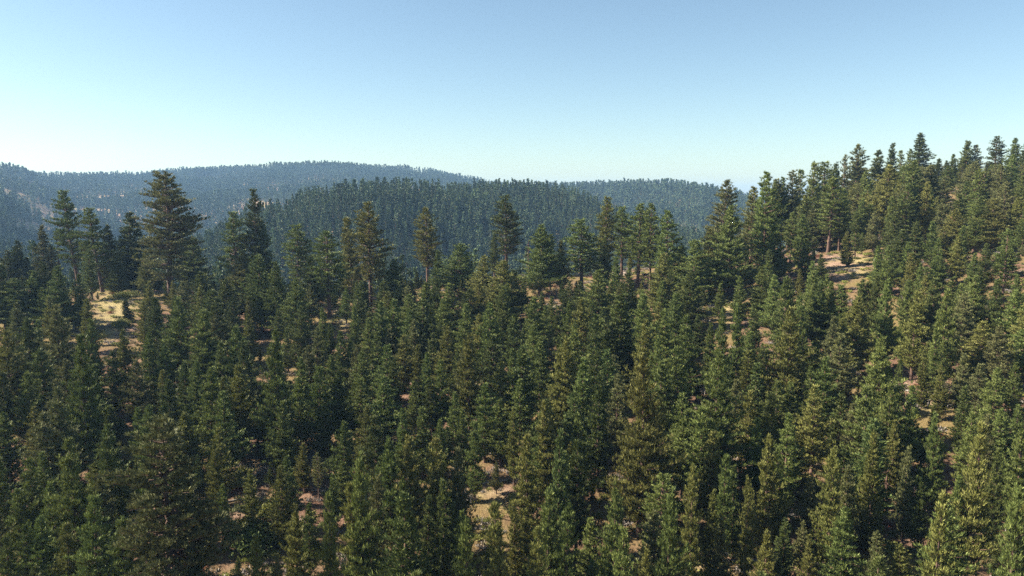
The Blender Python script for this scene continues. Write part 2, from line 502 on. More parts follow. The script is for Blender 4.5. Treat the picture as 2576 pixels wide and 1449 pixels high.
PROTO = {}   # kind -> list of (trunk geometry mesh, {tint: crown mesh}, h, width)
def register(kind, seeds, **kw):
    PROTO[kind] = []
    for s in seeds:
        rg = random.Random(s * 13 + 5)
        k2 = dict(kw)
        for key in ('R', 'power', 'base', 'up'):
            k2[key] = kw[key] * rg.uniform(0.88, 1.12)
        (tv, tf), (cv, cf), n = build_pine(s, **k2)
        tm = mesh_from("trunk_" + kind, tv, tf, M['bark'], True)
        rad = np.percentile(np.hypot(cv[:, 0], cv[:, 1]), 97)
        PROTO[kind].append(dict(trunk=tm, cv=cv, cf=cf, crowns={}, h=float(cv[:, 2].max()), w=float(2 * rad)))
register('P', range(1, 13), h=16.0, R=3.0, base=0.12, power=0.70, whorl=0.48, per=6, up=0.58)
register('L', range(61, 65), h=22.0, R=5.0, base=0.10, power=0.72, whorl=0.55, per=7, up=0.50, spacing=0.58, tuft_len=0.58, tuft_w=0.068, trunk_r=0.30)
register('S', range(21, 26), h=16.0, R=2.0, base=0.14, power=0.60, whorl=0.50, per=5, up=0.55, round_top=0.25)
register('O', range(31, 38), h=24.0, R=3.4, base=0.25, power=0.60, whorl=0.60, per=6, up=0.30, old=True, spacing=0.56, tuft_len=0.58, tuft_w=0.08, blades=20, trunk_r=0.34, gap=0.12, round_top=0.25)
register('B', range(41, 43), h=30.0, R=5.4, base=0.20, power=0.62, whorl=0.56, per=7, up=0.22, old=True, spacing=0.58, tuft_len=0.62, tuft_w=0.085, blades=20, trunk_r=0.50, gap=0.16, round_top=0.5)
register('F', range(51, 57), h=16.0, R=2.6, base=0.06, power=0.78, whorl=0.42, per=6, up=0.10, droop=0.28, tuft_len=0.52, tuft_w=0.085, blades=16, spacing=0.46)

def crown_mesh(pr, tint):
    if tint not in pr['crowns']:
        pr['crowns'][tint] = mesh_from("crown", pr['cv'], pr['cf'], M[tint])
    return pr['crowns'][tint]

# ------------------------------------------------------------------ survey of the near trees
# tile: (origin x, origin y); each tree: tile x of the top, tile y of the top, tile y of the foot, crown width, kind, tint
TILES = {
 'T11': (0, 402.5), 'T12': (644, 402.5), 'T13': (1288, 402.5), 'T14': (1932, 322),
 'T21': (0, 724.5), 'T22': (644, 724.5), 'T23': (1288, 724.5), 'T24': (1932, 684),
 'T31': (0, 1087), 'T32': (644, 1087), 'T33': (1288, 1087), 'T34': (1932, 1046.5)}
TREES = {
'T11': """790 285 1120 270 O g;1035 465 1330 270 O g;1355 510 1300 240 F d;1710 95 1440 480 B b;20 275 0 0 X x;2365 505 1250 250 O g
 1480 900 1400 250 P y;1960 770 1350 230 P g;440 640 1080 130 F b;200 800 1060 130 F d;280 970 1170 120 F d;90 900 1150 120 F b
 60 1030 1600 230 P d;190 1180 1640 260 P g;350 1100 1600 200 P g;490 1010 1560 220 P d;640 1050 1640 240 P g;830 1140 1640 220 P g
 530 850 1250 190 O y;930 880 1420 170 S g;1200 920 1350 160 F g;2030 1110 1640 260 P d;1790 1360 1750 220 P g;1570 1380 1700 200 P d
 2160 1290 1800 220 P d;2470 900 1500 240 P y;1290 1370 1620 90 F d;2300 1180 1700 240 P d;1120 640 1300 150 F b;1300 900 1290 120 F d""",
'T12': """20 275 1100 210 O d;435 630 1380 290 O g;745 700 1610 320 O g;930 810 1380 200 P g;1015 560 1400 150 S y;1160 400 1500 310 O y
 1730 460 1300 240 O y;2520 335 1080 260 O d;1420 990 1400 230 P g;2050 830 1400 310 P g;2320 950 1400 210 P y;2400 720 1200 140 S d
 110 640 1200 200 P g;60 940 1600 260 P g;200 1010 1650 240 P g;430 1180 1750 250 P g;910 1290 1600 180 P g;1030 1300 1750 200 P g
 1330 1310 1800 260 P y;1560 1340 1850 230 P g;1690 1220 1750 240 P g;1810 1180 1750 220 P d;1960 1230 1780 220 P g;1830 900 1380 180 P g
 2150 1290 1800 220 P d;2270 1200 1750 200 P y;2480 1000 1600 270 P y;2570 1090 1560 230 P d;2500 1250 1850 230 P g;560 950 1500 170 P d""",
'T13': """945 350 1250 190 O y;1100 450 1200 220 O g;1260 420 1300 270 O g;1390 420 1330 200 O g;1560 490 1400 250 O g;275 635 1390 310 P g
 385 740 1330 160 S g;490 800 1330 180 P y;700 575 1310 320 O g;930 760 1280 200 P g;1510 930 1500 260 P y;1830 790 1430 280 P g
 2110 185 1150 260 O b;2190 440 1370 340 P g;2390 250 1250 220 O b;2535 95 1300 250 O g;1960 680 1300 220 P y;1700 820 1400 190 P g
 880 1090 1700 330 P g;1170 1110 1650 180 P d;1300 1300 1750 190 P g;210 1370 1800 220 P g;120 1180 1500 240 P g;1620 1330 1700 160 P g
 1780 1080 1600 240 P d;2080 1240 1560 160 P g;2270 1160 1600 190 P g;1040 970 1400 160 P g;2480 1060 1560 200 P g;2050 620 1250 200 S b""",
'T14': """60 495 1150 170 O b;130 480 1100 150 O g;225 410 1050 190 O b;295 405 1000 160 O g;430 320 950 160 O d;530 320 1020 260 O g
 660 330 900 120 S b;745 255 800 110 O b;870 145 800 210 O b;1095 210 760 150 F d;1225 140 700 120 F d;1320 215 640 100 O d;1415 200 640 110 O d
 1510 40 470 170 F d;1690 300 660 90 F d;1770 320 680 110 S d;1840 255 680 130 P d;1975 115 640 160 P d;2070 160 640 120 O d;2265 70 560 150 O d
 2450 90 640 150 P d;2555 140 660 130 P d;600 480 1270 240 O g;820 560 1100 240 P y;1190 360 1080 310 P y;1420 310 1010 200 S g;1600 360 980 230 P b
 1740 480 980 230 O b;1400 640 1010 200 P b;960 420 1050 220 P g;870 300 960 220 P g;2060 330 860 240 P b;2230 420 860 200 P b;2430 260 760 200 P g
 2560 390 900 220 P g;350 700 1250 290 P d;50 520 1200 220 P g;730 600 1150 200 P g;1050 830 1260 270 P b;790 1040 1420 110 F y;1340 1010 1470 250 P d
 1380 1140 1620 190 P g;700 820 1215 180 P g;900 900 1210 180 P b;1010 760 1215 200 O g;1180 1170 1650 210 P g;1080 1180 1620 180 P g;1470 930 1350 170 P d;1620 930 1350 180 P g;1880 800 1400 230 P y;2060 700 1250 210 P g
 2240 700 1250 220 P y;2480 690 1250 220 P y;1710 1210 1600 170 P g;1890 1080 1520 220 P y;2370 1000 1450 220 P g;2050 1250 1700 200 P g;2170 1150 1580 190 P d
 2550 800 1300 210 P g;320 860 1480 260 P g;60 980 1500 230 P g;520 1260 1620 170 P d;930 700 1180 180 P g""",
'T21': """140 400 1150 280 P y;340 280 950 230 P d;620 150 1000 300 P b;980 300 1050 240 P g;900 450 1500 330 P g;1290 400 950 250 P y
 1600 80 650 190 P d;1800 70 750 210 P g;2090 200 850 250 P g;2240 520 1050 180 P g;2050 400 900 230 P d;1690 570 1050 210 P g;1550 430 1000 250 P g
 1780 350 800 190 P g;2000 700 1250 170 P g;1870 730 1220 160 P d;2120 780 1450 260 P g;430 600 1280 260 P g;80 560 1150 220 P g;740 700 1400 260 P b
 650 970 1800 260 P b;120 1230 1750 230 P g;1140 1170 1480 170 P g;480 1240 1950 300 P b;1560 1150 1780 230 P g;1900 1230 1750 230 P y;2450 760 1450 250 P y
 2280 880 1550 240 P y;2400 360 1000 210 P g;300 830 1400 200 P g;1700 1170 1700 180 P g;1180 620 1150 180 P d;2200 70 600 170 P d;60 830 1400 200 P d
 1430 700 1280 190 P b;1750 900 1400 200 P d;2470 530 1150 190 P d""",
'T22': """240 400 1400 340 P g;470 170 720 200 P d;680 190 640 160 P g;1000 170 660 170 P g;630 380 880 190 P b;960 530 930 150 P g;1080 620 1180 210 P g
 1230 430 880 150 P g;1320 560 1080 190 P g;1640 560 1080 190 P y;1300 860 1420 260 P g;880 820 1420 190 P d;660 760 1420 230 P g;480 880 1420 210 P g
 1070 900 1330 190 P g;950 1080 1430 190 P g;1480 1200 1730 200 P g;1590 930 1340 220 P g;1850 700 1280 230 P g;1940 370 900 250 P y;2150 450 1250 240 P y
 2000 1040 1480 240 P g;2300 940 1530 240 P g;2370 450 980 220 P d;2480 720 1280 220 P y;2350 130 720 190 P g;2250 250 740 180 P y;2100 150 630 190 P g
 1900 100 560 180 P g;1690 80 540 190 P d;1560 200 720 180 P g;1400 100 580 200 P g;1280 130 620 190 P g;1600 300 780 190 P b;1130 1180 1680 210 P y
 900 1330 1850 190 P g;1680 1180 1730 240 P g;1850 1290 1780 220 P g;2100 1200 1730 200 P g;2200 1330 1930 210 P g;760 340 780 160 P d;860 420 900 150 P g
 1150 290 740 160 P g;1480 460 900 180 P y;1780 440 880 170 P d;100 960 1500 200 P d;350 1150 1600 190 P b;700 1160 1600 190 P d;1780 930 1370 190 P d
 800 660 1150 170 P g;1400 700 1180 180 P d;2460 1090 1600 200 P g;2080 700 1150 160 S d;560 560 1050 170 P b;1730 640 1150 170 P g""",
'T23': """300 30 330 150 P d;400 80 420 160 P g;520 0 380 150 P d;340 170 560 170 P g;215 80 600 190 P g;450 220 520 90 P d;700 80 690 210 P y;580 120 650 170 P g;550 470 1280 220 P y;310 480 950 190 F d;100 560 1250 240 F d
 1100 40 760 290 F d;1310 40 640 190 P g;1330 300 980 220 P y;1520 200 830 200 P g;1640 40 540 180 P g;1740 250 950 220 P g;1860 250 600 140 P d
 2090 190 1050 230 P g;2260 150 880 190 P g;2380 430 850 170 P g;2520 600 1130 180 P g;2350 610 1080 170 F y;820 580 1330 200 F s;940 600 1230 190 F s
 680 680 1430 180 F g;1120 740 1020 80 F s;1270 640 1980 470 P y;1060 840 1530 190 P b;1480 720 1430 250 P g;1630 560 1330 290 P g;1990 600 1680 420 P g
 350 1110 1930 200 P y;20 1190 1780 180 P y;290 1230 1930 250 P g;610 1030 1600 170 F s;860 840 1700 200 F d;650 1250 1980 230 P g;1870 1160 1950 270 P g
 2560 1050 1830 220 P y;2430 1290 1930 190 P g;200 360 900 200 P g;830 250 900 190 P d;650 330 1000 190 P g;470 640 1300 180 P y;2420 150 650 160 P d
 1440 480 1130 190 P g;1700 1300 1900 200 P g;40 250 780 190 P d;1980 330 880 150 P d;2230 900 1500 190 P b;1000 330 900 180 F d""",
'T24': """712 112 560 180 P g;930 60 560 190 P d;1040 10 600 200 P d;560 10 520 170 P g;130 30 650 210 P g;500 80 640 190 P d;610 80 620 160 P g;860 210 830 240 P y;1140 30 720 240 P g;1390 60 630 180 P g;1440 180 850 310 P y
 1720 150 930 230 P g;1950 200 730 270 P b;2250 250 600 110 S y;2420 170 680 220 P g;2500 560 980 200 P g;2110 480 930 230 P y;2290 520 1030 200 P b
 170 320 1230 270 P y;720 440 930 200 P y;440 680 1130 180 P g;510 830 1530 230 P g;80 1080 1630 210 P g;1085 620 1530 260 P g;1150 840 1580 240 P g
 430 1120 1830 230 P y;660 1180 1630 110 S y;920 1130 1930 310 P g;1190 1100 1830 230 P g;1370 1080 1830 230 P g;1540 760 1220 120 F y;1700 930 1380 170 P y
 1920 800 1330 200 P b;1930 1130 1680 200 F d;2260 950 1530 220 P g;2450 900 1330 140 P g;1640 1340 1730 120 F y;2130 1370 1830 190 P g;2280 1350 1880 190 P g
 2460 1330 1830 180 P g;1620 40 600 180 P d;2030 20 530 170 P g;410 130 560 110 P g;620 430 950 170 P b;300 230 800 170 P g;1000 80 560 160 P y;1640 560 1100 180 P g
 2080 910 1400 170 P b;820 1290 1900 190 P b;210 1090 1600 160 P g;2540 300 800 180 P y;1300 860 1330 130 P d;2250 60 600 150 P d;330 560 1100 170 P d""",
'T31': """790 30 1150 310 P g;60 240 950 210 P g;350 230 1050 240 P g;1760 -180 1700 830 B b;1000 600 1630 340 P g;1330 830 1730 300 P g;740 300 1100 180 P d
 480 830 1530 220 P g;310 900 1530 190 P g;130 1020 1730 220 P g;720 900 1630 230 P y;2270 510 980 180 P g;2550 370 900 240 P y;1160 20 900 250 P g
 1100 420 1200 220 P b;250 560 1150 200 P g;560 480 1250 200 P g;40 640 1300 170 P b;1000 290 900 190 P y;2210 60 700 170 P y""",
'T32': """490 100 480 160 P y;260 330 930 300 P y;635 200 670 120 O b;900 280 700 190 P g;780 410 800 130 P g;760 570 1780 230 P g;450 780 1630 250 P y
 545 690 1230 160 P g;1130 150 1500 380 P g;1370 20 950 250 P g;1580 10 930 270 P y;1840 30 930 280 P y;2040 130 930 190 P b;1010 500 1600 230 P y
 1580 570 1930 380 F d;1500 430 1730 170 F g;1960 460 1130 210 P g;2080 770 1530 160 P g;2140 830 1930 210 P g;2390 700 1830 290 P y;2420 290 520 110 P b
 1400 1150 1930 280 F g;1130 990 1630 150 P g;1040 1160 1830 170 P y;40 1030 1930 220 P g;240 1200 1900 190 P b;1250 400 1330 220 P b;1740 620 1500 190 P d
 1890 810 1400 150 P d""",
'T33': """170 0 930 270 P y;450 -50 1030 180 F s;20 700 1430 180 P y;350 560 1630 250 P g;570 700 1730 210 P g;1000 480 1530 220 P g;1570 510 1830 370 P g
 1100 920 1930 260 P g;1350 1160 1930 210 P y;800 1280 1830 180 F s;2100 200 1030 200 P g;2220 310 1000 120 F s;2320 420 1330 180 P y;1790 300 1330 220 P y
 2500 980 1730 220 P y;2540 0 930 220 P y;640 50 930 240 P d;240 930 1930 260 P y;2000 560 1300 200 P y;150 760 1400 190 P y;2080 800 1450 190 P b;1500 60 800 200 P g""",
'T34': """140 1010 1530 190 F s;740 890 1730 300 P g;1250 1270 1830 200 P y;1040 1140 1630 140 P b;1340 270 1100 160 P b;1010 130 1130 230 F y;1640 720 1930 250 F y
 1970 20 1330 370 P y;2380 640 1930 330 P g;590 220 1280 260 P y;400 600 1230 270 P b;1640 -50 800 230 P g;2460 50 900 210 P g;390 1190 1830 190 P y
 330 1050 1500 170 P b;1840 560 1500 200 P g;2140 -30 700 200 P b;2500 820 1930 210 P y;720 480 1250 200 P b;80 300 1100 210 P g;160 -60 750 200 P g;1230 30 700 190 P y
 2250 300 1100 200 P d;1480 600 1250 180 P d"""}

def parse():
    out = []
    for t, s in TILES.items():
        for e in TREES[t].replace("\n", ";").split(";"):
            e = e.split()
            if len(e) != 6 or e[4] == 'X':
                continue
            lx, yt, yb, w = map(float, e[:4])
            k = 1.0                    # most feet are hidden by the tree in front: the stem runs on below what shows
            if t[1] in '23' and e[4] != 'O':
                k = 1.35
            elif yt > 900 and e[4] == 'P':
                k = 1.2
            out.append((s[0] + lx * .25, s[1] + yt * .25, s[1] + (yt + (yb - yt) * k) * .25, w * .25, e[4], e[5]))
    return out

def ray_ground(xp, yp, y0=48, y1=430):
    """where the survey ray meets the near hillside (or passes closest above its crest)"""
    a, fy, fz = pix_ray(xp, yp)
    Ys = np.arange(y0, y1, 0.5)
    Xs, Zs = a / fy * Ys, fz / fy * Ys
    d = Zs - near_h(Xs, Ys)
    hit = np.where(d <= 0)[0]
    i = hit[0] if len(hit) else int(np.argmin(d / Ys))
    return Xs[i], Ys[i]

def beside_clearing(xp, yt, yb, w):
    return any(abs(xp - c[0]) < c[2] + 0.9 * w and yt < c[1] + c[3] and yb > c[1] - c[3] for c in CLEAR)

near = []       # X, Y, height, width, kind, tint, px, py(top)
for xp, yt, yb, w, kind, tint in parse():
    X, Y = ray_ground(xp, yb)
    Z = float(H(X, Y))
    zt_ = z_at(yt, Y)
    h = min(max(zt_ - Z, 4.0), 40.0)
    wm = w / FOC * math.hypot(Y, 0.3 * Z)
    near.append([X, Y, Z, h, wm * (1.3 if beside_clearing(xp, yt, yb, w) else 1.85 if kind in 'PSF' else 1.25), kind, tint])

# ------------------------------------------------------------------ infill trees on the same hillside
def crown_blocks_clearing(X, Y, Z, h, w):
    px, pt = project(X, Y, Z + h)
    _, pb = project(X, Y, Z + 0.15 * h)
    pw = w / Y * FOC / 2
    for cx, cy, rx, ry in CLEAR:
        if abs(px - cx) < rx * 0.9 + pw * 0.5 and pt < cy + ry and pb > cy - ry:
            return True
    return False

fill = []
P_ = np.array([[n[0], n[1], n[4]] for n in near])
rf = random.Random(11)
tries = 0
while tries < 14000 and len(fill) < 760:
    tries += 1
    Y = rf.uniform(66, 430)
    X = rf.uniform(-0.86, 0.86) * max(Y, 90)
    if Y > 262 and X < 0.33 * Y and rf.random() < 0.3:
        continue
    Z = float(H(X, Y))
    xp, yp = project(X, Y, Z)
    inside = -60 < xp < FW + 60
    h = rf.uniform(9, 14) if Y < 210 else rf.uniform(12, 19)
    if not inside and rf.random() < 0.4:
        continue
    kind = rf.choices('PPPPSFO', [1, 1, 1, 1, .6, .8, .3])[0]
    if kind == 'O': h *= 1.15
    if Y > 200 and X > 0.27 * Y and rf.random() < 0.6:
        kind = 'O'; h *= 1.15
    w = h * (0.50 if kind != 'O' else 0.34) if kind != 'S' else h * 0.26
    w_old = h * (0.50 if kind != 'S' else 0.22)
    if inside and Y < 262:
        zt_ = Z + h
        _, yt = project(X, Y, zt_)
    if inside and Y < 330 and crown_blocks_clearing(X, Y, Z, h, w):
        continue
    if inside and Y < 420:             # keep below the surveyed tops along the crest
        lim = 705 if xp < 1850 else float(np.interp(xp, [1850, 2000, 2200, 2576], [560, 450, 420, 410]))
        hmax = z_at(lim, Y) - Z
        if h > hmax:
            if hmax < 4.5: continue
            w *= 0.5 + 0.5 * hmax / h; h = hmax
    dd = np.hypot(P_[:, 0] - X, P_[:, 1] - Y)
    sep = (4.0 if inside else 5.0)
    if dd.min() < sep or (fill and min(math.hypot(f[0] - X, f[1] - Y) for f in fill) < (4.8 if inside else 5.2)):
        continue
    # near the clearings keep the sun side open too
    sh = h / math.tan(SUN_EL)
    if inside and xp < 2200 and float(openness(X + sh * 0.5, Y, H(X + sh * 0.5, Y), 0.6)) > 0.9 and Y < 320:
        continue
    fill.append([X, Y, Z, h, w, kind, rf.choices('gydbs', [4, 2.2, 1.5, 1.4, .5])[0] if kind != 'F' else rf.choice('gdsy')])
F_ = np.array([[f[0], f[1]] for f in fill])
sap, tries = [], 0
while len(sap) < 420 and tries < 9000:
    tries += 1
    Y = rf.uniform(66, 300); X = rf.uniform(-0.72, 0.72) * max(Y, 90); Z = float(H(X, Y))
    h = rf.uniform(2.2, 6.5); w = h * rf.uniform(.42, .6)
    if Y < 330 and crown_blocks_clearing(X, Y, Z, h, w) and rf.random() < 0.9:
        continue
    if np.hypot(P_[:, 0] - X, P_[:, 1] - Y).min() < 2.2 or np.hypot(F_[:, 0] - X, F_[:, 1] - Y).min() < 2.2:
        continue
    sap.append([X, Y, Z, h, w, 'P' if rf.random() < .8 else 'F', rf.choice('gydgg')])
fill += sap
print("surveyed trees", len(near), "infill", len(fill))

# the trees that show largest become individuals, the rest of the near stand one mass
def show(n):
    xp, yt = project(n[0], n[1], n[2] + n[3])
    if xp < -40 or xp > FW + 40 or yt > FH:
        return 0
    return n[3] * n[4] / n[1] ** 2
MAX_IND = 299
surveyed = sorted(near, key=show, reverse=True)
ind = surveyed[:MAX_IND]
rest = surveyed[MAX_IND:] + fill

# ------------------------------------------------------------------ individuals
def tag(o, label=None, cat=None, group=None, kind=None):
    if label: o["label"] = label
    if cat: o["category"] = cat
    if group: o["group"] = group
    if kind: o["kind"] = kind
    return o

KIND_NAME = {'P': 'pine_tree', 'S': 'pine_tree', 'O': 'pine_tree', 'B': 'pine_tree', 'F': 'fir_tree'}

def pick(kind, ratio, r):
    """prototype of that kind, one of those whose slenderness is nearest"""
    c = sorted(PROTO[kind], key=lambda p: abs(p['w'] / p['h'] - ratio) + r.random() * 0.10)
    return c[0]

# landmarks that one can find in the photograph (survey x, y of their middle)
LM = [
 (290, 790, "the grassy knoll clearing"), (430, 560, "the tallest round-topped pine"), (197, 560, "the leaning pine on the ridge"),
 (648, 560, "the spire pine over the valley"), (930, 640, "the tall twin-stemmed ridge pine"), (1072, 620, "the lone curved ridge pine"),
 (1274, 590, "the open-crowned ridge pine"), (1520, 560, "the needle-topped ridge pine"), (1605, 620, "the double-topped ridge pines"),
 (1815, 560, "the sparse-topped pine at the hill foot"), (1920, 600, "the first tall pine of the rising hill"), (2080, 500, "the bare-trunked pine above the pink clearing"),
 (2128, 668, "the pink hilltop clearing"), (2310, 400, "the tallest skyline fir"), (2500, 390, "the sparse skyline pine"),
 (856, 800, "the tan gap below the ridge trunks"), (1410, 775, "the shaded rocky shelf"), (1572, 690, "the boulder on the ridge"),
 (1830, 792, "the pale sandy strip"), (2300, 970, "the sandy slope with the fallen logs"), (2132, 981, "the small dead red tree"),
 (600, 1290, "the clearing with the round green shrub"), (430, 1200, "the big grey pine in front"), (285, 1060, "the small lone pine in deep shade"),
 (175, 980, "the wide dark-based pine under the knoll"), (700, 960, "the broad pine above the log-strewn gap"), (789, 1157, "the small tan gap"),
 (1060, 1040, "the two tan gaps in the middle"), (1236, 1242, "the reddish hollow"), (1540, 850, "the dense black-green fir"),
 (1600, 1080, "the broadest pine in front of the dark hollow"), (1780, 960, "the tall wide pine with dark shade beside it"),
 (1440, 1020, "the fresh green fir pair"), (2440, 1340, "the reddish scree strip"), (2280, 1310, "the sunlit grass bank"),
 (2110, 1330, "the bushy bright pine on the bank"), (1783, 1425, "the red earth bank at the bottom"), (1950, 1330, "the blue-green fir by the shade"),
 (940, 1280, "the brown-based pine in front"), (1040, 1300, "the dense fir with the deep shade"), (2500, 1250, "the tall pointed pine at the corner"),
]
SPECIAL = {   # (tile, x, y) of the surveyed top -> its own label
 ('T11', 1710, 95): "tallest old pine on the ridge, broad round grey-green top, thick dark trunk beside grassy knoll",
 ('T11', 790, 285): "tall leaning pine on the left ridge with a bare lower trunk and flat top",
 ('T11', 1355, 510): "dark pointed fir standing directly behind the grassy knoll clearing",
 ('T11', 1035, 465): "tall green pine between the leaning pine and the dark fir behind the knoll",
 ('T12', 20, 275): "dark spire-topped ridge pine with a bare trunk, seen against the valley forest",
 ('T12', 435, 630): "green open pine on the ridge, first one past the dark spire-topped pine",
 ('T12', 745, 700): "dark-topped ridge pine whose long bare trunk ends at the small tan gap",
 ('T12', 1160, 400): "tall yellow-green ridge pine with reddish bare trunks, larger of the close pair",
 ('T12', 1015, 560): "slim leaning pine touching the tall yellow-green ridge pine",
 ('T12', 1730, 460): "tall curved yellow-green pine standing alone against the blue valley forest",
 ('T12', 2520, 335): "open layered dark pine in the middle of the ridge with a thin bare trunk",
 ('T13', 945, 350): "yellow-green ridge pine with a narrow dark needle-like top",
 ('T13', 1260, 420): "larger of the double-topped ridge pines, bare trunk reaching down beside the boulder",
 ('T13', 1390, 420): "smaller, darker of the double-topped ridge pines",
 ('T13', 700, 575): "wide-crowned ridge pine with a straight bare trunk above the shaded rocky shelf",
 ('T13', 2110, 185): "sparse-topped grey-green pine standing against the sky where the hill starts to rise",
 ('T13', 2535, 95): "tall dark-topped pine, first to stand well above the skyline of the rising hill",
 ('T14', 1510, 40): "tallest dark layered fir on the skyline of the right-hand hill",
 ('T14', 870, 145): "open bushy-topped pine on the skyline above the pink clearing",
 ('T14', 2265, 70): "sparse tiered pine on the skyline of the hilltop with sky through its branches",
 ('T14', 600, 480): "tall pine with a long bare red trunk at the edge of the pink clearing",
 ('T14', 790, 1040): "narrow yellow-green fir standing in the middle of the pink hilltop clearing",
 ('T21', 1140, 1170): "small lone pine catching light in the deep shade on the left",
 ('T21', 900, 450): "wide dense pine below the grassy knoll with a black shadowed base",
 ('T22', 240, 400): "broad green pine with a knobbed top above the shaded gap",
 ('T23', 1100, 40): "broad black-green fir, darkest tree in the middle of the slope",
 ('T23', 1270, 640): "broadest yellow-green pine on the lower slope, dark hollow on its shaded side",
 ('T23', 1990, 600): "tall broad pine with a dark trunk line beside the narrow shaded gully",
 ('T31', 1760, -180): "nearest and biggest pine, wide open grey-green crown beside the lower clearing",
 ('T31', 2550, 370): "small yellow-green pine with a bare stem standing in the lower clearing",
 ('T32', 1580, 570): "large dense pointed fir near the bottom with deep black shade beside it",
 ('T32', 1130, 150): "wide green pine with brown dead lower branches near the bottom",
 ('T32', 1960, 460): "small bright green pine leaning over the deep black shade",
 ('T34', 140, 1010): "small blue-green spiky fir near the bottom, isolated against black shade",
 ('T34', 740, 890): "dense bright green pine next to the small blue-green spiky fir",
 ('T34', 1640, 720): "pale tapering fir beside the sunlit grass bank",
 ('T34', 1010, 130): "yellow-green pointed fir above a pool of black shade",
 ('T34', 1970, 20): "large open yellow-green pine above the reddish scree strip",
}
special_xy = {}
for (t, lx, ly), s in SPECIAL.items():
    special_xy[(round(TILES[t][0] + lx * .25, 2), round(TILES[t][1] + ly * .25, 2))] = s

TINT = {'g': 'mid green', 'y': 'yellow-green', 'd': 'dark green', 'b': 'grey-green', 's': 'blue-green'}
for n, e in zip(near, parse()):
    n.append(special_xy.get((round(e[0], 2), round(e[1], 2))))
ORD = ["nearest", "second nearest", "third nearest", "fourth nearest", "fifth nearest", "sixth nearest", "seventh nearest", "eighth nearest",
       "ninth nearest", "tenth nearest", "eleventh nearest", "twelfth nearest", "thirteenth nearest", "fourteenth nearest", "fifteenth nearest"]

firs = [n for n in near if n[5] == 'F']
pines = sorted([n for n in near if n[5] != 'F'], key=lambda n: (n[7] is not None, show(n)), reverse=True)
ind = pines[:298] + firs
rest = pines[298:] + fill

buckets = {}
for n in ind:
    xm, ym = project(n[0], n[1], n[2] + n[3] * 0.6)
    if n[7]:
        continue
    d, li = min((math.hypot(xm - l[0], ym - l[1]), i) for i, l in enumerate(LM))
    dx, dy = xm - LM[li][0], ym - LM[li][1]
    if abs(dx) > 2.0 * abs(dy): rel = "left of" if dx < 0 else "right of"
    elif abs(dy) > 2.0 * abs(dx): rel = "above" if dy < 0 else "below"
    else: rel = ("above" if dy < 0 else "below") + " and " + ("left of" if dx < 0 else "right of")
    buckets.setdefault((li, rel), []).append((d, id(n), n))
auto_label = {}
for (li, rel), L_ in buckets.items():
    for i, (d, _, n) in enumerate(sorted(L_)):
        noun = 'fir' if n[5] == 'F' else 'pine'
        ratio = n[4] / n[3]
        shape = 'broad ' if ratio > 0.40 else ('slender ' if ratio < 0.23 else '')
        where = (ORD[i].replace(" nearest", "") + " ") if i else ""
        shape = shape if len((rel + ' ' + LM[li][2]).split()) < 13 else ''
        auto_label[id(n)] = "%s%s %s, %s%s %s" % (shape, TINT[n[6]], noun, where, rel, LM[li][2])

def place_tree(n, i):
    X, Y, Z, h, w, kind, tint, label = n
    r = random.Random(1000 + i)
    if kind == 'P' and w / h < 0.22: kind_p = 'S'
    elif kind == 'P' and w > 8.2: kind_p = 'L'
    else: kind_p = kind
    pr = pick(kind_p, w / h, r)
    root = bpy.data.objects.new(KIND_NAME[kind], None)
    root.empty_display_size = 0.5
    COL.objects.link(root)
    root.location = (X, Y, Z)
    root.rotation_euler = (r.gauss(0, .012), r.gauss(0, .012), r.uniform(0, 6.283))
    if label and 'leaning' in label:
        root.rotation_euler = (0, math.radians(-5), 0)
    sz = h / pr['h']
    sx = min(max(w / pr['w'], sz * 0.55), sz * 2.4)
    root.scale = (sx, sx, sz)
    tr = link("trunk", pr['trunk'], root)
    cr = link("crown", crown_mesh(pr, tint), root)
    if kind in 'F':
        tag(root, label or auto_label[id(n)], "fir tree", "firs among the pines on the near hillside")
    else:
        tag(root, label or auto_label[id(n)], "pine tree", "pines on the near hillside")
    return root

for i, n in enumerate(ind):
    if len(n) < 8: n.append(None)
    place_tree(n, i)

# ------------------------------------------------------------------ masses of trees: one object each, instanced by geometry nodes
def merged_proto(name, tv, tf, cv, cf, tint):
    V = np.concatenate([cv, tv]); Fq = np.concatenate([cf, tf + len(cv)])
    me = mesh_from(name, V, Fq, M[tint])
    me.materials.append(M['bark'])
    mi = np.zeros(len(Fq), np.int32); mi[len(cf):] = 1
    me.polygons.foreach_set("material_index", mi)
    return me

def mesh_arrays(me):
    V = np.empty(len(me.vertices) * 3, np.float32); me.vertices.foreach_get("co", V)
    Fq = np.empty(len(me.loops), np.int32); me.loops.foreach_get("vertex_index", Fq)
    return V.reshape(-1, 3), Fq.reshape(-1, 4)

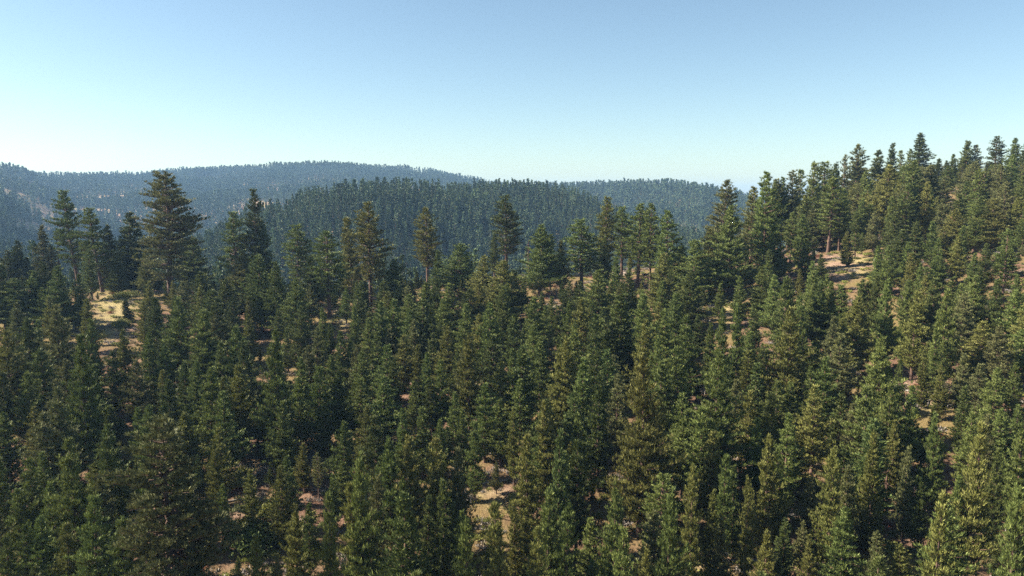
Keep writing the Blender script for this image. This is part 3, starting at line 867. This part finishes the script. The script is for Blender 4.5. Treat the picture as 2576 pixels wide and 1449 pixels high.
def scatter(name, protos, pts, which, rot, scl, label, cat):
    """one object: points carry which prototype, turn and size"""
    col = bpy.data.collections.new(name + "_kinds")
    for k, me_ in enumerate(protos):
        col.objects.link(bpy.data.objects.new("%s_kind_%02d" % (name, k), me_))
    me = bpy.data.meshes.new(name)
    me.vertices.add(len(pts)); me.vertices.foreach_set("co", np.asarray(pts, np.float32).ravel())
    a = me.attributes.new("which", 'INT', 'POINT'); a.data.foreach_set("value", np.asarray(which, np.int32))
    a = me.attributes.new("turn", 'FLOAT_VECTOR', 'POINT'); a.data.foreach_set("vector", np.asarray(rot, np.float32).ravel())
    a = me.attributes.new("size", 'FLOAT_VECTOR', 'POINT'); a.data.foreach_set("vector", np.asarray(scl, np.float32).ravel())
    o = link(name, me)
    ng = bpy.data.node_groups.new(name, 'GeometryNodeTree')
    ng.interface.new_socket("Geometry", in_out='INPUT', socket_type='NodeSocketGeometry')
    ng.interface.new_socket("Geometry", in_out='OUTPUT', socket_type='NodeSocketGeometry')
    N, L = ng.nodes, ng.links.new
    gi, go = N.new("NodeGroupInput"), N.new("NodeGroupOutput")
    ci = N.new("GeometryNodeCollectionInfo"); ci.inputs[0].default_value = col; ci.inputs[1].default_value = True; ci.inputs[2].default_value = True
    ip = N.new("GeometryNodeInstanceOnPoints"); ip.inputs["Pick Instance"].default_value = True
    def attr(nm, ty):
        n = N.new("GeometryNodeInputNamedAttribute"); n.data_type = ty; n.inputs[0].default_value = nm
        return [s for s in n.outputs if s.enabled][0]
    L(gi.outputs[0], ip.inputs["Points"]); L(ci.outputs[0], ip.inputs["Instance"])
    L(attr("which", 'INT'), ip.inputs["Instance Index"])
    L(attr("turn", 'FLOAT_VECTOR'), ip.inputs["Rotation"])
    L(attr("size", 'FLOAT_VECTOR'), ip.inputs["Scale"])
    L(ip.outputs[0], go.inputs[0])
    md = o.modifiers.new("scatter", 'NODES'); md.node_group = ng
    tag(o, label, cat, None, "stuff")
    return o

# rest of the near stand
near_protos, near_info = [], []
for kind in 'PSOF':
    for j, pr in enumerate(PROTO[kind][:5]):
        tv, tf = mesh_arrays(pr['trunk'])
        for tint in {'P': ['g', 'y', 'd', 'b'], 'S': ['g', 'd'], 'O': ['g', 'b'], 'F': ['d', 's']}[kind][:4]:
            if (j + ord(tint[0])) % 2 and kind in 'PF':
                continue
            near_protos.append(merged_proto("pine_mass", tv, tf, pr['cv'], pr['cf'], tint))
            near_info.append((kind, tint, pr['h'], pr['w']))
pts, which, rot, scl = [], [], [], []
for n in rest:
    kind = {'B': 'O'}.get(n[5], n[5])
    c = [k for k, f in enumerate(near_info) if f[0] == kind and (f[1] == n[6])] or [k for k, f in enumerate(near_info) if f[0] == kind]
    k = rf.choice(c)
    sz = n[3] / near_info[k][2]; sx = min(max(n[4] / near_info[k][3], sz * .6), sz * 1.5)
    pts.append(n[:3]); which.append(k); rot.append((0, 0, rf.uniform(0, 6.283))); scl.append((sx, sx, sz))
scatter("pine_woods", near_protos, pts, which, rot, scl, "rest of the dense green pine stand filling in between the larger pines on the near slope", "woods")

# distant forest
def lod_protos(spec, n, tints, name):
    out = []
    for i in range(n):
        kw = dict(spec)
        rg = random.Random(i + 77)
        kw['R'] = spec['R'] * rg.uniform(.8, 1.25); kw['power'] = spec['power'] * rg.uniform(.8, 1.25); kw['base'] = spec['base'] * rg.uniform(.5, 1.4)
        (tv, tf), (cv, cf), _ = build_pine(300 + i, **kw)
        out.append(merged_proto(name, tv, tf, cv, cf, tints[i % len(tints)]))
    return out
mid_protos = lod_protos(dict(h=18, R=2.9, base=0.10, power=0.85, whorl=0.95, per=5, up=0.15, tuft_len=1.05, tuft_w=0.42, blades=4, spacing=0.95, gap=0.1, lod=0.3), 8, ['far'], "mid_tree")
far_protos = lod_protos(dict(h=18, R=2.8, base=0.08, power=0.85, whorl=1.8, per=4, up=0.15, tuft_len=2.1, tuft_w=0.9, blades=3, spacing=2.0, gap=0.1, lod=0.3), 6, ['far'], "far_tree")
print("faces near P", len(PROTO['P'][0]['cf']), "B", len(PROTO['B'][0]['cf']), "O", len(PROTO['O'][0]['cf']), "F", len(PROTO['F'][0]['cf']), "mid", len(mid_protos[0].polygons), "far", len(far_protos[0].polygons))

def forest_points(y0, y1, step, umax, seed):
    rg = np.random.default_rng(seed)
    X, Y = np.meshgrid(np.arange(-umax * y1, umax * y1, step), np.arange(y0, y1, step))
    X = X + rg.uniform(-.5, .5, X.shape) * step; Y = Y + rg.uniform(-.5, .5, X.shape) * step
    X, Y = X.ravel(), Y.ravel()
    k = np.abs(X) < umax * Y
    X, Y = X[k], Y[k]
    u = X / Y * FOC + FW / 2
    Z = H(X, Y)
    px, py = project(X, Y, Z)
    keep = np.ones(len(X), bool)
    # thin out where the photograph shows pale open ground between the trees
    n = vnoise(X / 120, Y / 100, 21) + 0.6 * vnoise(X / 45, Y / 40, 22)
    far_hill = (Y > 1150) & (u < 1250)
    keep &= ~((n > 0.22) & far_hill & (rg.random(len(X)) < 0.8))
    keep &= ~((n > 1.15) & ~far_hill & (rg.random(len(X)) < 0.5))
    keep &= ~((np.hypot((px - 90) / 55, (py - 580) / 30) < 1) & (Y > 400) & (rg.random(len(X)) < .8))
    keep &= ~((np.hypot((px - 722) / 16, (py - 566) / 10) < 1) & (Y > 400))
    # behind the near crest nothing may stand taller than the valley forest does
    keep &= ~((Y < 430) & (near_h(X, Y) > Z - 3) & (u > 1880))
    ph = project(X, Y, Z + 17)[1]
    keep &= ~((Y < 430) & (ph < np.where(u < 560, 640, 690)))
    # far sides of the ridges
    keep &= ~(Y > np.interp(u, FAR[0], FAR[2]) + 200)
    keep &= ~((u > 1330) & (Y > 2250))
    return X[keep], Y[keep], Z[keep], rg

for nm, y0, y1, step, protos, lab in (
        ("valley_forest", 285, 1150, 6.3, mid_protos, "bluish dark conifer forest covering the middle ridge and the valley behind the near hillside"),
        ("distant_forest", 1150, 3250, 10.6, far_protos, "hazy blue conifer forest covering the farthest hills below the sky")):
    X, Y, Z, rg = forest_points(y0, y1, step, 0.86, 5)
    nn = len(X)
    h = (rg.uniform(0.8, 1.6, nn) if y0 < 500 else rg.uniform(0.8, 1.6, nn)) * (1 + 0.25 * vnoise(X / 70, Y / 70, 31))
    wd = h * rg.uniform(0.85, 1.4, nn)
    print(nm, nn)
    scatter(nm, protos, np.stack([X, Y, Z], -1), rg.integers(0, len(protos), nn),
            np.stack([np.zeros(nn), np.zeros(nn), rg.uniform(0, 6.283, nn)], -1), np.stack([wd, wd, h], -1), lab, "forest")

# ------------------------------------------------------------------ shrubs, rocks, logs, snags
def ground_point(xp, yp):
    X, Y = ray_ground(xp, yp)
    return X, Y, float(H(X, Y))

def make_shrub(name, label, xp, yp, r, h, mat, seed, grp=None):
    rg = np.random.default_rng(seed)
    X, Y, Z = ground_point(xp, yp)
    root = bpy.data.objects.new(name, None); COL.objects.link(root); root.location = (X, Y, Z)
    root.rotation_euler = (0, 0, rg.uniform(0, 6))
    P, D, st = [], [], []
    for k in range(int(26 + 30 * r)):
        az, rr = rg.uniform(0, 6.283), r * math.sqrt(rg.random())
        top = h * math.sqrt(max(0.05, 1 - (rr / r) ** 2)) * rg.uniform(0.7, 1.1)
        tip = np.array([rr * math.cos(az), rr * math.sin(az), top])
        st.append(tube(np.array([[0, 0, -.2], tip * .5 + [0, 0, .1], tip]), [.05, .03, .01], 3))
        for q in range(16):
            s = rg.uniform(0.35, 1.0)
            P.append(tip * s + rg.normal(size=3) * 0.22 * (0.5 + r * .25)); D.append(tip / (np.linalg.norm(tip) + .1) + rg.normal(size=3) * 0.6)
    V, Fq = tufts(np.array(P), np.array(D), 7, 0.24, 0.13, 1.0, rg)
    sv, sf = join(st)
    link("stems", mesh_from("stems", sv, sf, M['bark'], True), root)
    link("leaves", mesh_from("leaves", V, Fq, mat), root)
    tag(root, label, "shrub", grp)
    return root
make_shrub("shrub", "big round bright green leafy shrub in the lower clearing", 640, 1372, 4.0, 3.6, M['bush'], 1)
make_shrub("shrub", "smaller green leafy shrub just behind the big round one", 690, 1352, 2.3, 2.2, M['bush'], 2)
make_shrub("shrub", "yellow-green shrub at the foot of the grassy knoll", 305, 822, 2.6, 1.8, M['brush'], 3)
make_shrub("shrub", "low yellow brush on top of the grassy knoll", 318, 752, 4.6, 1.2, M['brush'], 4)
make_shrub("shrub", "pale yellow-green shrub between two pines uphill of the pale sandy strip", 1882, 700, 3.0, 2.8, M['brush'], 5)
make_shrub("shrub", "yellow-green shrub beside the pines near the pink hilltop clearing", 1962, 668, 2.2, 2.2, M['brush'], 6)
make_shrub("shrub", "yellow brush beside the tan gap under the bare ridge trunks", 790, 795, 2.4, 1.6, M['brush'], 7)
make_shrub("shrub", "yellow grassy bush at the edge of the lower clearing", 672, 1290, 1.6, 1.3, M['brush'], 8)
make_shrub("shrub", "pale green bush at the bottom edge below the bright bushy pine", 2030, 1425, 2.0, 1.6, M['brush'], 9)
make_shrub("shrub", "dark green low shrub beside the sandy slope with the logs", 2272, 895, 2.0, 1.8, M['bush'], 10)

# dead red sapling
X, Y, Z = ground_point(2132, 1008)
(tv, tf), (cv, cf), _ = build_pine(91, h=5.2, R=1.0, base=0.1, power=.7, whorl=.5, per=4, blades=5, tuft_len=.35, tuft_w=.13, gap=.2)
root = bpy.data.objects.new("dead_tree", None); COL.objects.link(root); root.location = (X, Y, Z)
link("trunk", mesh_from("trunk", tv, tf, M['bark'], True), root); link("crown", mesh_from("crown", cv, cf, M['red']), root)
tag(root, "small dead conifer with pinkish red needles in a dark gap", "dead tree")

# bare snags
def snag(xp, yt, yb, label, seed):
    rg = np.random.default_rng(seed)
    X, Y = ray_ground(xp, yb); Z = float(H(X, Y)); h = max(5, z_at(yt, Y) - Z)
    root = bpy.data.objects.new("dead_snag", None); COL.objects.link(root); root.location = (X, Y, Z)
    link("trunk", mesh_from("trunk", *tube(np.array([[0, 0, -1], [0.1, 0, h * .3], [-.15, .1, h * .65], [0, 0, h]]), [.30, .24, .16, .04], 7), M['bark'], True), root)
    br = []
    for k in range(26):
        z = h * rg.uniform(.35, .97); az = rg.uniform(0, 6.28); L_ = (h - z) * .16 + rg.uniform(.4, 1.3)
        br.append(tube(np.array([[0, 0, z], [L_ * .5 * math.cos(az), L_ * .5 * math.sin(az), z + .05], [L_ * math.cos(az), L_ * math.sin(az), z + rg.uniform(-.4, .4)]]), [.06, .035, .01], 4))
    link("branches", mesh_from("branches", *join(br), M['bark'], True), root)
    tag(root, label, "dead tree")
snag(148, 585, 668, "thin bare dead trunk standing beside the leaning ridge pine", 1)
snag(1330, 600, 730, "bare grey-brown dead tree between two green ridge pines", 3)
snag(2228, 1180, 1290, "thin bare dead trunk above the sunlit grass bank", 4)
snag(905, 700, 778, "bare broken trunk under the tall yellow-green ridge pine", 2)

def make_log(xp, yp, L_, r, turn, label, seed):
    rg = np.random.default_rng(seed)
    X, Y, Z = ground_point(xp, yp)
    c, s = math.cos(turn), math.sin(turn)
    ts = np.linspace(-.5, .5, 6) * L_
    pz = np.array([float(H(X + c * t, Y + s * t)) for t in ts]) - Z + r * .8
    path = np.stack([c * ts, s * ts, pz + rg.normal(size=6) * .03], -1)
    V, Fq = tube(path, r * np.array([1, .95, .88, .8, .7, .55]), 7)
    o = link("fallen_log", mesh_from("fallen_log", V, Fq, M['grey'], True)); o.location = (X, Y, Z)
    tag(o, label, "log", "fallen logs on the slope")
make_log(2318, 1003, 7, .22, 0.3, "grey fallen log at the lower end of the sandy slope, longest there", 1)
make_log(2300, 985, 5, .18, -0.6, "short grey log crossing above the longest one on the sandy slope", 2)
make_log(2335, 1015, 4, .16, 1.0, "small pale log downhill of the others on the sandy slope", 3)
make_log(1238, 1212, 5, .16, 0.2, "thin grey log in the reddish hollow", 4)
make_log(1405, 775, 6, .18, 0.1, "pale log lying on the shaded rocky shelf", 5)
make_log(1245, 1142, 4.5, .15, -.1, "pale twiggy log above the reddish hollow", 6)
make_log(600, 1255, 4.5, .16, .5, "pale log at the upper edge of the lower clearing", 7)
make_log(1850, 1390, 7, .16, -.5, "pale log above the red earth bank at the bottom", 8)
make_log(780, 1150, 4.5, .15, .1, "pale log in the small tan gap on the middle slope", 9)

def make_rock(xp, yp, r, label, seed):
    import bmesh
    rg = np.random.default_rng(seed)
    bm = bmesh.new(); bmesh.ops.create_icosphere(bm, subdivisions=3, radius=1)
    sc = rg.uniform(.7, 1.3, 3) * [1, 1, .65]
    for v in bm.verts:
        p = np.array(v.co)
        k = 1 + .22 * math.sin(p[0] * 3 + seed) * math.cos(p[1] * 4) + .12 * math.sin(p[2] * 7 + seed * 2)
        k = min(k, 1.12)
        v.co = tuple(p * sc * k * r)
    me = bpy.data.meshes.new("boulder"); bm.to_mesh(me); bm.free(); me.materials.append(M['rock'])
    X, Y, Z = ground_point(xp, yp)
    o = link("boulder", me); o.location = (X, Y, Z + .15 * r); o.rotation_euler = (0, 0, seed)
    tag(o, label, "boulder", "boulders on the hillside")
make_rock(1572, 697, 1.7, "largest pale boulder on the ridge beside a bare pine trunk", 1)
make_rock(1556, 700, 1.2, "small boulder touching the largest pale one on the ridge", 2)
make_rock(1376, 777, 1.0, "pale boulder at the edge of the shaded rocky shelf", 3)
make_rock(1396, 781, .7, "smaller boulder in the middle of the shaded rocky shelf", 4)
make_rock(1045, 1032, 1.2, "pale boulder in the tan gap in the middle of the slope", 5)
make_rock(1462, 737, 1.4, "pale boulder below the wide-crowned ridge pine", 6)
make_rock(2112, 690, .8, "small rock on the pink hilltop clearing", 7)

# low plants and twigs over the forest floor
rg = np.random.default_rng(99)
sp = []
for k in range(4):
    m_ = 60
    P = rg.normal(size=(m_, 3)) * [.35, .35, .10] + [0, 0, .15]
    V, Fq = tufts(P, rg.normal(size=(m_, 3)) * .5 + [0, 0, 1], 4, .32, .07, .7, rg)
    sp.append(mesh_from("low_plant", V, Fq, [M['brush'], M['grey'], M['b'], M['red']][k]))
npl = 9000
Y = rg.uniform(70, 330, npl); X = rg.uniform(-.75, .75, npl) * Y
Z = H(X, Y)
scatter("undergrowth", sp, np.stack([X, Y, Z], -1), rg.choice(4, npl, p=[.42, .30, .22, .06]),
        np.stack([np.zeros(npl), np.zeros(npl), rg.uniform(0, 6.28, npl)], -1), np.repeat(rg.uniform(.5, 1.5, (npl, 1)), 3, 1),
        "dry grass tufts, twigs and low plants over the ground of the near slope", "undergrowth")

# ------------------------------------------------------------------ haze
def haze_box():
    m, nt, out = new_mat("haze")
    v = nt.nodes.new("ShaderNodeVolumePrincipled")
    v.inputs["Color"].default_value = (.36, .62, 1.0, 1)
    v.inputs["Density"].default_value = 0.00010
    v.inputs["Anisotropy"].default_value = 0.1
    nt.links.new(v.outputs[0], out.inputs["Volume"])
    x0, x1, y0, y1, z0, z1 = -6500, 6500, -2200, 8200, Z_LOW - 1.5, 100
    V = [(x, y, z) for z in (z0, z1) for y in (y0, y1) for x in (x0, x1)]
    Fq = [(0, 2, 3, 1), (4, 5, 7, 6), (0, 1, 5, 4), (2, 6, 7, 3), (0, 4, 6, 2), (1, 3, 7, 5)]
    o = link("haze", mesh_from("haze", np.array(V), np.array(Fq), m))
    o["kind"] = "stuff"
    tag(o, "thin blue haze in the air over the hills", "haze")
haze_box()
